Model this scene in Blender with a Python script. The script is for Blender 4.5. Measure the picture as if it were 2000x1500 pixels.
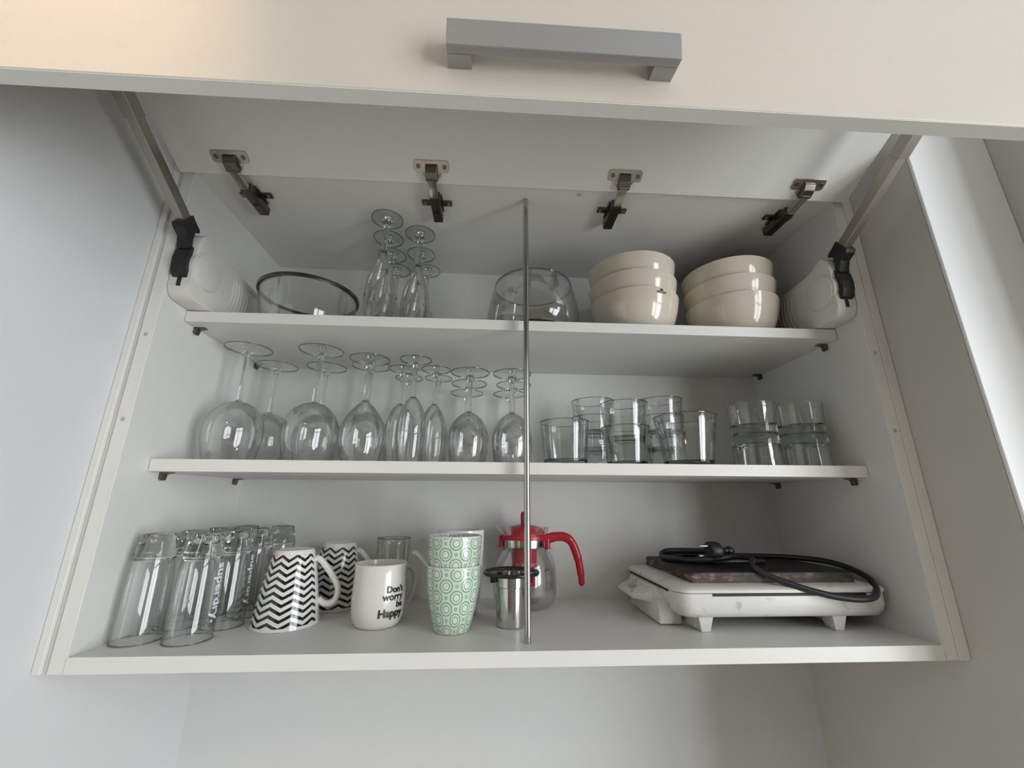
import bpy, bmesh, math, random
from mathutils import Vector, Matrix
PI = math.pi
random.seed(7)
for o in list(bpy.data.objects):
    bpy.data.objects.remove(o, do_unlink=True)
sc = bpy.context.scene
COL = sc.collection

# ------------------------------------------------------------------ camera, world, light, exposure
cam_d = bpy.data.cameras.new('camera'); cam = bpy.data.objects.new('camera', cam_d); COL.objects.link(cam)
CAM = Vector((0.4320, -0.5114, 0.1583)); YAW, PITCH, ROLL, FPX = 0.0551, 0.2781, 0.0053, 800.5
fw = Vector((math.sin(YAW)*math.cos(PITCH), math.cos(YAW)*math.cos(PITCH), math.sin(PITCH)))
r0 = Vector((math.cos(YAW), -math.sin(YAW), 0)); u0 = r0.cross(fw)
rt = r0*math.cos(ROLL) + u0*math.sin(ROLL); up = u0*math.cos(ROLL) - r0*math.sin(ROLL)
cam.matrix_world = Matrix(((rt.x, up.x, -fw.x, CAM.x), (rt.y, up.y, -fw.y, CAM.y), (rt.z, up.z, -fw.z, CAM.z), (0, 0, 0, 1)))
cam_d.sensor_fit = 'HORIZONTAL'; cam_d.sensor_width = 36.0; cam_d.lens = 36.0*FPX/2000.0
cam_d.clip_start = 0.01; cam_d.clip_end = 100
sc.camera = cam

w = bpy.data.worlds.new('sky'); sc.world = w; w.use_nodes = True
bg = w.node_tree.nodes['Background']; bg.inputs[0].default_value = (0.75, 0.86, 1.0, 1); bg.inputs[1].default_value = 1.0

def area(name, loc, rot, sx, sy, power, col):
    l = bpy.data.lights.new(name, 'AREA'); l.shape = 'RECTANGLE'; l.size = sx; l.size_y = sy; l.energy = power; l.color = col
    o = bpy.data.objects.new(name, l); COL.objects.link(o); o.location = loc; o.rotation_euler = rot
    return o
# daylight entering through the kitchen window (right, behind the camera)
area('daylight_side_window', (1.945, -1.42, 0.11), (0, PI/2, 0), 1.48, 1.35, 55, (0.925, 0.972, 1.0))

sc.view_settings.view_transform = 'Standard'; sc.view_settings.look = 'None'
sc.view_settings.gamma = 1.0; sc.view_settings.use_curve_mapping = False
sc.view_settings.exposure = 0.0
cy = sc.cycles
cy.max_bounces = 9; cy.diffuse_bounces = 3; cy.glossy_bounces = 3; cy.transmission_bounces = 8; cy.transparent_max_bounces = 40
cy.use_adaptive_sampling = True; cy.adaptive_threshold = 0.035
cy.sample_clamp_indirect = 6.0
cy.use_denoising = True

# ------------------------------------------------------------------ materials
M = {}
def new_mat(name):
    m = bpy.data.materials.new(name); m.use_nodes = True
    nt = m.node_tree; nt.nodes.clear()
    out = nt.nodes.new('ShaderNodeOutputMaterial')
    M[name] = m
    return m, nt, out
def nd(nt, t, **kw):
    n = nt.nodes.new(t)
    for k, v in kw.items():
        setattr(n, k, v)
    return n
def ins(nt, sock, v):
    if hasattr(v, 'is_output') or isinstance(v, bpy.types.NodeSocket):
        nt.links.new(v, sock)
    else:
        sock.default_value = v
def mth(nt, op, a, b=None, c=None):
    n = nt.nodes.new('ShaderNodeMath'); n.operation = op
    ins(nt, n.inputs[0], a)
    if b is not None: ins(nt, n.inputs[1], b)
    if c is not None: ins(nt, n.inputs[2], c)
    return n.outputs[0]
def mixc(nt, f, a, b):
    n = nt.nodes.new('ShaderNodeMix'); n.data_type = 'RGBA'
    ins(nt, n.inputs[0], f); ins(nt, n.inputs[6], a if not isinstance(a, tuple) else (*a, 1)); ins(nt, n.inputs[7], b if not isinstance(b, tuple) else (*b, 1))
    return n.outputs[2]
def surf(name, col, rough=0.4, metal=0.0, vary=0.03, scale=60, bump=0.0, bscale=300, spec=0.5, coat=0.0, stretch=None):
    """plain surface with fine procedural mottling and relief"""
    m, nt, out = new_mat(name)
    p = nd(nt, 'ShaderNodeBsdfPrincipled')
    tc = nd(nt, 'ShaderNodeTexCoord'); vec = tc.outputs['Object']
    if stretch:
        mp = nd(nt, 'ShaderNodeMapping'); mp.inputs['Scale'].default_value = stretch
        nt.links.new(vec, mp.inputs['Vector']); vec = mp.outputs['Vector']
    n = nd(nt, 'ShaderNodeTexNoise'); n.inputs['Scale'].default_value = scale; n.inputs['Detail'].default_value = 4
    nt.links.new(vec, n.inputs['Vector'])
    lo = tuple(max(0, c*(1-vary)) for c in col); hi = tuple(min(1, c*(1+vary)) for c in col)
    nt.links.new(mixc(nt, n.outputs['Fac'], lo, hi), p.inputs['Base Color'])
    p.inputs['Roughness'].default_value = rough; p.inputs['Metallic'].default_value = metal
    p.inputs['Specular IOR Level'].default_value = spec; p.inputs['Coat Weight'].default_value = coat
    if bump:
        n2 = nd(nt, 'ShaderNodeTexNoise'); n2.inputs['Scale'].default_value = bscale; n2.inputs['Detail'].default_value = 3
        nt.links.new(vec, n2.inputs['Vector'])
        b = nd(nt, 'ShaderNodeBump'); b.inputs['Strength'].default_value = bump; b.inputs['Distance'].default_value = 0.001
        nt.links.new(n2.outputs['Fac'], b.inputs['Height']); nt.links.new(b.outputs['Normal'], p.inputs['Normal'])
    nt.links.new(p.outputs[0], out.inputs[0])
    return m
surf('laminate', (0.75, 0.742, 0.715), 0.42, vary=0.015, scale=90, bump=0.06, bscale=900, spec=0.35)
surf('edge_band', (0.82, 0.805, 0.765), 0.4, vary=0.02, scale=40, spec=0.35)
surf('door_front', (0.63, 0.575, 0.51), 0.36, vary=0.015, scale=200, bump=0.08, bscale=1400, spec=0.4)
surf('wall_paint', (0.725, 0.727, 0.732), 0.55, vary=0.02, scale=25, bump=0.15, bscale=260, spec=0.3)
surf('far_wall', (0.32, 0.27, 0.205), 0.7, vary=0.03, scale=10)
surf('bounce_worktop_stone', (0.78, 0.75, 0.67), 0.4, vary=0.06, scale=30)
surf('shaded_wall_paint', (0.60, 0.575, 0.52), 0.38, vary=0.03, scale=20, bump=0.05, bscale=300, spec=0.4)  # right-hand wall paint, its shade put into a darker, warmer colour
surf('ceiling_paint', (0.8, 0.8, 0.79), 0.8, vary=0.01)
surf('floor_wood', (0.74, 0.64, 0.49), 0.45, vary=0.2, scale=8, stretch=(1, 12, 1))
surf('window_frame', (0.82, 0.82, 0.82), 0.4)
surf('lit_wall_paint', (0.90, 0.90, 0.905), 0.35, vary=0.01)  # wall end turned to the window, its brightness put into the colour
surf('caulk', (0.70, 0.69, 0.66), 0.6, vary=0.04, scale=60)
surf('nickel', (0.42, 0.385, 0.35), 0.28, metal=1.0, vary=0.08, scale=80)
surf('nickel_dark', (0.17, 0.15, 0.13), 0.32, metal=1.0, vary=0.15, scale=120)
surf('arm_steel', (0.42, 0.39, 0.355), 0.33, metal=1.0, vary=0.05, scale=40, stretch=(1, 1, 1))
surf('brushed_aluminium', (0.36, 0.355, 0.355), 0.42, metal=0.75, vary=0.05, scale=60, stretch=(1, 30, 30))
surf('rod_metal', (0.5, 0.5, 0.51), 0.25, metal=1.0, vary=0.03, scale=60)
surf('steel_polished', (0.62, 0.60, 0.57), 0.14, metal=1.0, vary=0.03, scale=50)
surf('steel_rim', (0.20, 0.19, 0.18), 0.25, metal=1.0, vary=0.06, scale=50)
surf('white_plastic', (0.72, 0.70, 0.65), 0.42, vary=0.02, scale=50, bump=0.03, bscale=800)
surf('black_plastic', (0.012, 0.012, 0.014), 0.35, vary=0.1)
surf('black_slot', (0.01, 0.01, 0.01), 0.6)
surf('black_rubber', (0.016, 0.016, 0.019), 0.42, vary=0.2, scale=200)
surf('red_plastic', (0.42, 0.012, 0.022), 0.3, vary=0.05)
surf('cream_ceramic', (0.70, 0.63, 0.525), 0.13, vary=0.025, scale=35, coat=0.4)
surf('white_ceramic', (0.80, 0.79, 0.76), 0.14, vary=0.02, scale=40, coat=0.4)
surf('ivory_ceramic', (0.78, 0.75, 0.685), 0.2, vary=0.02, scale=40, coat=0.3)
surf('print_black', (0.012, 0.012, 0.012), 0.35)
surf('print_brown', (0.06, 0.05, 0.04), 0.4)
surf('print_white', (0.82, 0.83, 0.84), 0.5)
surf('print_grey', (0.30, 0.30, 0.28), 0.5)
surf('screw_cap', (0.50, 0.49, 0.46), 0.5, vary=0.1)

def thin_glass(name, tint=(0.998, 1.0, 0.998), edge=(0.74, 0.77, 0.75), gloss=1.0, smudge=0.0):
    """thin blown glass wall: light passes straight through, Fresnel mirror on top, darker where seen edge-on"""
    m, nt, out = new_mat(name)
    lw = nd(nt, 'ShaderNodeLayerWeight'); lw.inputs['Blend'].default_value = 0.5
    f = mth(nt, 'POWER', lw.outputs['Facing'], 7.0)
    tr = nd(nt, 'ShaderNodeBsdfTransparent'); nt.links.new(mixc(nt, f, tint, edge), tr.inputs[0])
    gl = nd(nt, 'ShaderNodeBsdfGlossy'); gl.inputs['Roughness'].default_value = 0.03; gl.inputs['Color'].default_value = (gloss, gloss, gloss, 1)
    fr = nd(nt, 'ShaderNodeFresnel'); fr.inputs['IOR'].default_value = 1.5
    mx = nd(nt, 'ShaderNodeMixShader')
    nt.links.new(mth(nt, 'MINIMUM', mth(nt, 'MULTIPLY', fr.outputs[0], 0.9), 0.5), mx.inputs[0])
    nt.links.new(tr.outputs[0], mx.inputs[1]); nt.links.new(gl.outputs[0], mx.inputs[2])
    nt.links.new(mx.outputs[0], out.inputs[0])
def solid_glass(name, col=(0.95, 0.97, 0.96), rough=0.0, ior=1.48):
    m, nt, out = new_mat(name)
    g = nd(nt, 'ShaderNodeBsdfGlass'); g.inputs['Color'].default_value = (*col, 1); g.inputs['Roughness'].default_value = rough; g.inputs['IOR'].default_value = ior
    nt.links.new(g.outputs[0], out.inputs[0])
thin_glass('glass_wall')
thin_glass('glass_tumbler', tint=(0.996, 1.0, 0.998), edge=(0.60, 0.66, 0.64))
thin_glass('glass_beer', tint=(0.995, 0.998, 0.995), edge=(0.50, 0.52, 0.50))
solid_glass('glass_solid')
solid_glass('glass_base', (0.92, 0.95, 0.94))
thin_glass('glass_edge', tint=(0.68, 0.71, 0.69), edge=(0.36, 0.39, 0.37))
solid_glass('glass_beer_base', (0.94, 0.95, 0.94))

def chevron_mat():
    m, nt, out = new_mat('chevron_glaze')
    tc = nd(nt, 'ShaderNodeTexCoord'); sp = nd(nt, 'ShaderNodeSeparateXYZ'); nt.links.new(tc.outputs['Object'], sp.inputs[0])
    x, y, z = sp.outputs
    ang = mth(nt, 'ARCTAN2', y, x)
    u = mth(nt, 'MULTIPLY', ang, 9.0/(2*PI))
    fr = mth(nt, 'FRACT', mth(nt, 'ADD', u, 20.25))
    zig = mth(nt, 'MULTIPLY', mth(nt, 'ABSOLUTE', mth(nt, 'SUBTRACT', fr, 0.5)), 1.5)
    v = mth(nt, 'ADD', mth(nt, 'MULTIPLY', z, 1/0.0086), zig)
    line = mth(nt, 'LESS_THAN', mth(nt, 'FRACT', mth(nt, 'ADD', v, 10.2)), 0.46)
    a = mth(nt, 'GREATER_THAN', z, 0.0035); b = mth(nt, 'LESS_THAN', z, 0.0872)
    # plain white strip where the handle joins
    c = mth(nt, 'GREATER_THAN', mth(nt, 'ABSOLUTE', ang), 0.33)
    k = mth(nt, 'MULTIPLY', mth(nt, 'MULTIPLY', a, b), mth(nt, 'MULTIPLY', line, c))
    p = nd(nt, 'ShaderNodeBsdfPrincipled')
    nt.links.new(mixc(nt, k, (0.80, 0.79, 0.77), (0.008, 0.008, 0.008)), p.inputs['Base Color'])
    p.inputs['Roughness'].default_value = 0.14; p.inputs['Coat Weight'].default_value = 0.4
    nt.links.new(p.outputs[0], out.inputs[0])
chevron_mat()

def circles_mat():
    m, nt, out = new_mat('green_circle_glaze')
    tc = nd(nt, 'ShaderNodeTexCoord'); sp = nd(nt, 'ShaderNodeSeparateXYZ'); nt.links.new(tc.outputs['Object'], sp.inputs[0])
    x, y, z = sp.outputs
    u = mth(nt, 'ADD', mth(nt, 'MULTIPLY', mth(nt, 'ARCTAN2', y, x), 8.0/(2*PI)), 20.0)
    v = mth(nt, 'ADD', mth(nt, 'MULTIPLY', z, 1/0.0262), 10.35)
    def dist(off):
        du = mth(nt, 'SUBTRACT', mth(nt, 'FRACT', mth(nt, 'ADD', u, off)), 0.5)
        dv = mth(nt, 'SUBTRACT', mth(nt, 'FRACT', mth(nt, 'ADD', v, off)), 0.5)
        d = mth(nt, 'SQRT', mth(nt, 'ADD', mth(nt, 'MULTIPLY', du, du), mth(nt, 'MULTIPLY', dv, dv)))
        s = mth(nt, 'SINE', mth(nt, 'MULTIPLY', mth(nt, 'ARCTAN2', dv, du), 22.0))
        return d, s
    d1, s1 = dist(0.0); d2, s2 = dist(0.5)
    first = mth(nt, 'LESS_THAN', d1, d2)
    d = mth(nt, 'MINIMUM', d1, d2)
    s = mth(nt, 'ADD', mth(nt, 'MULTIPLY', s1, first), mth(nt, 'MULTIPLY', s2, mth(nt, 'SUBTRACT', 1.0, first)))
    def band(lo, hi):
        return mth(nt, 'MULTIPLY', mth(nt, 'GREATER_THAN', d, lo), mth(nt, 'LESS_THAN', d, hi))
    ring1 = band(0.140, 0.185)
    ring2 = mth(nt, 'MULTIPLY', mth(nt, 'GREATER_THAN', d, 0.255), mth(nt, 'LESS_THAN', d, mth(nt, 'ADD', 0.315, mth(nt, 'MULTIPLY', s, 0.020))))
    # small four-cornered star where four circles meet
    du = mth(nt, 'SUBTRACT', mth(nt, 'FRACT', mth(nt, 'ADD', u, 0.5)), 0.5); dv = mth(nt, 'SUBTRACT', mth(nt, 'FRACT', v), 0.5)
    star = mth(nt, 'MULTIPLY', mth(nt, 'GREATER_THAN', d, 0.435), mth(nt, 'LESS_THAN', d, 0.475))
    g = mth(nt, 'MINIMUM', 1.0, mth(nt, 'ADD', mth(nt, 'ADD', ring1, ring2), star))
    inner = mth(nt, 'LESS_THAN', d, 0.255)
    base = mixc(nt, inner, (0.66, 0.77, 0.62), (0.76, 0.80, 0.72))
    colr = mixc(nt, g, base, (0.22, 0.40, 0.27))
    rim = mth(nt, 'GREATER_THAN', z, 0.0755)
    col2 = mixc(nt, rim, colr, (0.80, 0.80, 0.77))
    p = nd(nt, 'ShaderNodeBsdfPrincipled'); nt.links.new(col2, p.inputs['Base Color'])
    p.inputs['Roughness'].default_value = 0.2; p.inputs['Coat Weight'].default_value = 0.3
    nt.links.new(p.outputs[0], out.inputs[0])
circles_mat()

def stone_mat():
    m, nt, out = new_mat('burnt_stone')
    p = nd(nt, 'ShaderNodeBsdfPrincipled'); tc = nd(nt, 'ShaderNodeTexCoord')
    ge = nd(nt, 'ShaderNodeNewGeometry'); sp = nd(nt, 'ShaderNodeSeparateXYZ'); nt.links.new(ge.outputs['Normal'], sp.inputs[0])
    side = mth(nt, 'LESS_THAN', sp.outputs[2], 0.5)
    n = nd(nt, 'ShaderNodeTexNoise'); n.inputs['Scale'].default_value = 38; n.inputs['Detail'].default_value = 8; n.inputs['Roughness'].default_value = 0.7
    mp = nd(nt, 'ShaderNodeMapping'); mp.inputs['Scale'].default_value = (1, 1, 3); nt.links.new(tc.outputs['Object'], mp.inputs[0]); nt.links.new(mp.outputs[0], n.inputs['Vector'])
    cr = nd(nt, 'ShaderNodeValToRGB'); e = cr.color_ramp.elements
    e[0].position = 0.38; e[0].color = (0.022, 0.014, 0.011, 1); e[1].position = 0.76; e[1].color = (0.46, 0.38, 0.30, 1)
    x = e.new(0.54); x.color = (0.085, 0.052, 0.038, 1)
    nt.links.new(n.outputs['Fac'], cr.inputs[0])
    nt.links.new(mixc(nt, side, (0.014, 0.012, 0.012), cr.outputs[0]), p.inputs['Base Color'])
    p.inputs['Roughness'].default_value = 0.6
    b = nd(nt, 'ShaderNodeBump'); b.inputs['Strength'].default_value = 0.3; b.inputs['Distance'].default_value = 0.001
    nt.links.new(n.outputs['Fac'], b.inputs['Height']); nt.links.new(b.outputs[0], p.inputs['Normal'])
    nt.links.new(p.outputs[0], out.inputs[0])
stone_mat()

def grubby_mat():
    m, nt, out = new_mat('grubby_white_enamel')
    p = nd(nt, 'ShaderNodeBsdfPrincipled'); tc = nd(nt, 'ShaderNodeTexCoord')
    n = nd(nt, 'ShaderNodeTexNoise'); n.inputs['Scale'].default_value = 55; n.inputs['Detail'].default_value = 6
    nt.links.new(tc.outputs['Object'], n.inputs['Vector'])
    cr = nd(nt, 'ShaderNodeValToRGB'); e = cr.color_ramp.elements
    e[0].position = 0.60; e[0].color = (0, 0, 0, 1); e[1].position = 0.70; e[1].color = (1, 1, 1, 1)
    nt.links.new(n.outputs['Fac'], cr.inputs[0])
    n2 = nd(nt, 'ShaderNodeTexNoise'); n2.inputs['Scale'].default_value = 14; nt.links.new(tc.outputs['Object'], n2.inputs['Vector'])
    base = mixc(nt, n2.outputs['Fac'], (0.72, 0.69, 0.63), (0.82, 0.81, 0.79))
    nt.links.new(mixc(nt, mth(nt, 'MULTIPLY', cr.outputs[0], 0.45), base, (0.22, 0.18, 0.14)), p.inputs['Base Color'])
    p.inputs['Roughness'].default_value = 0.32
    nt.links.new(p.outputs[0], out.inputs[0])
grubby_mat()

# ------------------------------------------------------------------ mesh helpers
def link(name, bm, mat, parent=None, loc=(0, 0, 0), smooth=False, auto=None):
    me = bpy.data.meshes.new(name)
    bmesh.ops.recalc_face_normals(bm, faces=bm.faces)
    bm.to_mesh(me); bm.free()
    me.materials.append(M[mat])
    if smooth:
        for p in me.polygons: p.use_smooth = True
        if auto:
            for e in me.edges: pass
            me.set_sharp_from_angle(angle=math.radians(auto))
    o = bpy.data.objects.new(name, me); COL.objects.link(o)
    o.location = loc
    if parent: o.parent = parent
    return o
def thing(name, label, cat, loc=(0, 0, 0), rz=0.0, group=None):
    o = bpy.data.objects.new(name, None); COL.objects.link(o); o.location = loc; o.rotation_euler = (0, 0, rz)
    o.empty_display_size = 0.02
    o['label'] = label; o['category'] = cat
    if group: o['group'] = group
    return o
def tag(o, label, cat=None, group=None):
    o['label'] = label
    if cat: o['category'] = cat
    if group: o['group'] = group
    return o
def struct(o, label=None):
    o['kind'] = 'structure'
    if label: o['label'] = label
    return o
def dup(root, loc, rz=0.0, label=None, group=None):
    r = root.copy(); COL.objects.link(r); r.location = loc; r.rotation_euler = (0, 0, rz)
    if label: r['label'] = label
    if group: r['group'] = group
    for ch in root.children:
        c = ch.copy(); COL.objects.link(c); c.parent = r
        for g in ch.children:
            d = g.copy(); COL.objects.link(d); d.parent = c
    return r
def add_box(bm, x0, x1, y0, y1, z0, z1, bevel=0.0, seg=1, mtx=None):
    b = bmesh.new()
    v = [b.verts.new(p) for p in ((x0, y0, z0), (x1, y0, z0), (x1, y1, z0), (x0, y1, z0), (x0, y0, z1), (x1, y0, z1), (x1, y1, z1), (x0, y1, z1))]
    for f in ((0, 3, 2, 1), (4, 5, 6, 7), (0, 1, 5, 4), (1, 2, 6, 5), (2, 3, 7, 6), (3, 0, 4, 7)):
        b.faces.new([v[i] for i in f])
    if bevel: bmesh.ops.bevel(b, geom=list(b.edges), offset=bevel, segments=seg, affect='EDGES', profile=0.5)
    if mtx is not None: b.transform(mtx)
    me = bpy.data.meshes.new('t'); b.to_mesh(me); b.free(); bm.from_mesh(me); bpy.data.meshes.remove(me)
def box(x0, x1, y0, y1, z0, z1, bevel=0.0, seg=1, mtx=None):
    bm = bmesh.new(); add_box(bm, x0, x1, y0, y1, z0, z1, bevel, seg, mtx); return bm
def add_lathe(bm, prof, seg=48, close=False, axis=None):
    """prof: list of (r, z). r=0 makes a pole. close joins last to first (solid of revolution with wall)"""
    rings = []
    for r, z in prof:
        if r < 1e-7: rings.append([bm.verts.new((0, 0, z))])
        else: rings.append([bm.verts.new((r*math.cos(2*PI*i/seg), r*math.sin(2*PI*i/seg), z)) for i in range(seg)])
    pairs = list(zip(rings[:-1], rings[1:]))
    if close: pairs.append((rings[-1], rings[0]))
    for a, b in pairs:
        for i in range(seg):
            j = (i+1) % seg
            if len(a) == 1 and len(b) == 1: continue
            if len(a) == 1: bm.faces.new((a[0], b[i], b[j]))
            elif len(b) == 1: bm.faces.new((a[i], a[j], b[0]))
            else: bm.faces.new((a[i], a[j], b[j], b[i]))
def lathe(prof, seg=48, close=False, mtx=None):
    bm = bmesh.new(); add_lathe(bm, prof, seg, close)
    if mtx is not None: bm.transform(mtx)
    return bm
def smooth_prof(pts, n=5):
    """Catmull-Rom through profile points"""
    out = []
    P = [pts[0]] + list(pts) + [pts[-1]]
    for i in range(1, len(P)-2):
        for k in range(n):
            t = k/n
            q = []
            for c in (0, 1):
                p0, p1, p2, p3 = P[i-1][c], P[i][c], P[i+1][c], P[i+2][c]
                q.append(0.5*((2*p1)+(-p0+p2)*t+(2*p0-5*p1+4*p2-p3)*t*t+(-p0+3*p1-3*p2+p3)*t**3))
            out.append((max(q[0], 0), q[1]))
    out.append(pts[-1])
    return out
def spline3(pts, n=8):
    out = []; P = [pts[0]] + list(pts) + [pts[-1]]
    for i in range(1, len(P)-2):
        for k in range(n):
            t = k/n
            out.append(tuple(0.5*((2*P[i][c])+(-P[i-1][c]+P[i+1][c])*t+(2*P[i-1][c]-5*P[i][c]+4*P[i+1][c]-P[i+2][c])*t*t+(-P[i-1][c]+3*P[i][c]-3*P[i+1][c]+P[i+2][c])*t**3) for c in range(3)))
    out.append(tuple(pts[-1])); return out
def add_tube(bm, pts, rad, seg=10, flat=1.0, cap=True):
    """tube along points; rad number or list; flat scales the binormal"""
    pts = [Vector(p) for p in pts]; n = len(pts)
    rads = rad if isinstance(rad, (list, tuple)) else [rad]*n
    rings = []; ref = None
    for i, p in enumerate(pts):
        t = (pts[min(i+1, n-1)] - pts[max(i-1, 0)]).normalized()
        if ref is None:
            ref = Vector((0, 0, 1)) if abs(t.z) < 0.9 else Vector((0, 1, 0))
        a = (ref - t*ref.dot(t)).normalized(); b = t.cross(a); ref = a
        rings.append([bm.verts.new(p + a*rads[i]*math.cos(2*PI*k/seg) + b*rads[i]*flat*math.sin(2*PI*k/seg)) for k in range(seg)])
    for r1, r2 in zip(rings[:-1], rings[1:]):
        for k in range(seg):
            bm.faces.new((r1[k], r1[(k+1) % seg], r2[(k+1) % seg], r2[k]))
    if cap:
        bm.faces.new(rings[0]); bm.faces.new(rings[-1])
def tube(pts, rad, seg=10, flat=1.0):
    bm = bmesh.new(); add_tube(bm, pts, rad, seg, flat); return bm
def add_prism(bm, poly, x0, x1, bevel=0.0, fn=None):
    """polygon in (y, z) extruded along x; fn maps (x, a, b) to a point"""
    b = bmesh.new(); fn = fn or (lambda x, a, c: (x, a, c))
    A = [b.verts.new(fn(x0, *p)) for p in poly]; B = [b.verts.new(fn(x1, *p)) for p in poly]
    b.faces.new(A); b.faces.new(B[::-1]); n = len(poly)
    for i in range(n): b.faces.new((A[i], A[(i+1) % n], B[(i+1) % n], B[i]))
    bmesh.ops.recalc_face_normals(b, faces=b.faces)
    if bevel: bmesh.ops.bevel(b, geom=list(b.edges), offset=bevel, segments=2, affect='EDGES', profile=0.5)
    me = bpy.data.meshes.new('t'); b.to_mesh(me); b.free(); bm.from_mesh(me); bpy.data.meshes.remove(me)
def prism(poly, x0, x1, bevel=0.0, fn=None):
    bm = bmesh.new(); add_prism(bm, poly, x0, x1, bevel, fn); return bm
def cyl_between(a, b, r, seg=16):
    return tube([a, b], r, seg)
def text_bm(body, size, wrap, bold=0.0, align='LEFT', depth=0.0):
    """lettering as a mesh; wrap(x, y) -> 3D point"""
    cu = bpy.data.curves.new('t', 'FONT'); cu.body = body; cu.size = size; cu.offset = bold; cu.align_x = align; cu.resolution_u = 3
    ob = bpy.data.objects.new('t', cu); COL.objects.link(ob)
    dg = bpy.context.evaluated_depsgraph_get(); dg.update()
    me = ob.evaluated_get(dg).to_mesh()
    bm = bmesh.new(); bm.from_mesh(me)
    ob.evaluated_get(dg).to_mesh_clear(); bpy.data.objects.remove(ob); bpy.data.curves.remove(cu)
    bmesh.ops.triangulate(bm, faces=bm.faces)
    bmesh.ops.subdivide_edges(bm, edges=[e for e in bm.edges if e.calc_length() > size*0.25], cuts=2, use_grid_fill=True)
    for v in bm.verts: v.co = Vector(wrap(v.co.x, v.co.y))
    return bm

# ------------------------------------------------------------------ dimensions (metres)
W, T, H, D = 0.962, 0.0155, 0.6138, 0.2531
Z1, Z2, SET = 0.2080, 0.4147, 0.0442
XL, XR, YB = -0.0305, 0.9925, 0.2695
YR = -0.088                     # front end of the right-hand niche wall
ZF, ZC = -1.40, 1.10
RX, RY = 1.95, -3.0              # far ends of the kitchen

# ------------------------------------------------------------------ the room
struct(link('wall_left', box(XL-0.1, XL, -0.75, YB+0.1, ZF, ZC), 'wall_paint'))
struct(link('wall_back', box(-1.6, RX, YB, YB+0.1, ZF, ZC), 'wall_paint'))
struct(link('wall_right', box(XR, XR+0.122, YR, YB, ZF, ZC), 'shaded_wall_paint'))
struct(link('lit_wall_end_1', box(XR+0.0005, XR+0.1215, YR-0.004, YR, ZF, ZC, 0.0008), 'lit_wall_paint'))  # thin sheet added over the wall end to show it brightly lit
struct(link('wall_right_return', box(XR+0.122, XR+0.160, -0.20, YB, ZF, ZC, 0.001), 'shaded_wall_paint'))
struct(link('wall_far_left', box(-1.7, -1.6, RY, YB, ZF, ZC), 'far_wall'))
struct(link('floor', box(-1.7, RX+0.1, RY-0.1, YB+0.1, ZF-0.1, ZF), 'floor_wood'))
struct(link('ceiling', box(-1.7, RX+0.1, RY-0.1, YB+0.1, ZC, ZC+0.1), 'ceiling_paint'))
def wall_with_window(name, fn, a0, a1, wa0, wa1, wz0, wz1):
    bm = bmesh.new()
    for (p, q, r, s) in ((a0, wa0, ZF, ZC), (wa1, a1, ZF, ZC), (wa0, wa1, ZF, wz0), (wa0, wa1, wz1, ZC)):
        add_box(bm, *fn(p, q), r, s)
    return struct(link(name, bm, 'far_wall'))
wall_with_window('wall_side', lambda p, q: (RX, RX+0.1, p, q), RY, YB, -2.095, -0.745, -0.63, 0.85)
struct(link('wall_rear', box(-1.6, RX, RY-0.1, RY, ZF, ZC), 'far_wall'))
struct(link('bounce_worktop', box(XL, XR, -0.38, YB, -0.60, -0.56, 0.002), 'bounce_worktop_stone'))  # unseen, added to bounce light up to the door and shelf undersides
def window(name, fn, a0, a1, z0, z1, bars):
    bm = bmesh.new()
    for (p, q, r, s) in ((a0, a0+0.06, z0, z1), (a1-0.06, a1, z0, z1), (a0, a1, z0, z0+0.06), (a0, a1, z1-0.06, z1)):
        add_box(bm, *fn(p, q), r, s)
    o = struct(link(name, bm, 'window_frame'))
    for b in bars:
        link('mullion', box(*fn(b-0.035, b+0.035), z0, z1), 'window_frame', o)
    link('transom', box(*fn(a0, a1), z1-0.42, z1-0.37), 'window_frame', o)
window('window_1', lambda p, q: (RX-0.06, RX-0.02, p, q), -2.095, -0.745, -0.63, 0.85, (-1.42,))

# ------------------------------------------------------------------ the wall cabinet
cab = thing('wall_cabinet', 'white laminate wall cabinet with its bi-fold flap door lifted open', 'cabinet', (W/2, 0, -T))
CO = -Vector(cab.location)
def cpart(name, bm, mat, smooth=False, auto=None):
    return link(name, bm, mat, cab, CO, smooth, auto)
BT = 0.008  # back panel
for x0, x1 in ((-T, 0), (W, W+T)):
    s = cpart('side_panel', box(x0, x1, 0, D+BT, -T, H+T, 0.0006), 'laminate')
    link('edge_strip', box(x0+0.0004, x1-0.0004, -0.0006, 0.0002, -T+0.0004, H+T-0.0004), 'edge_band', s)
    for zz in (0.3605, 0.2507):
        link('screw_cap', lathe([(0, -0.0012), (0.0022, -0.0012), (0.0028, -0.0007), (0.0028, 0.0003), (0, 0.0003)], 16,
             mtx=Matrix.Translation((x0+T/2, 0, zz)) @ Matrix.Rotation(-PI/2, 4, 'X') ), 'screw_cap', s, smooth=True, auto=40)
cpart('top_panel', box(0, W, 0.0008, D+BT, H, H+T), 'laminate')
bp = cpart('bottom_panel', box(0, W, 0.0008, D+BT, -T, 0), 'laminate')
link('edge_strip', box(0.0002, W-0.0002, -0.0006, 0.0008, -T, 0.0), 'edge_band', bp)
cpart('back_panel', box(0, W, D, D+BT, 0, H), 'laminate')
# filler strips and sealant towards the niche walls
cpart('filler_strip', box(-T-0.0062, -T-0.0004, 0.002, 0.05, -T, H+T+0.02, 0.0004), 'caulk')
cpart('filler_strip', box(XL+0.0004, -T-0.0066, -0.0015, 0.05, -T, H+T+0.02, 0.0004), 'edge_band')
cpart('filler_strip', box(W+T+0.0004, XR-0.0004, -0.001, 0.05, -T, H+T+0.02, 0.0004), 'edge_band')
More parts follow.
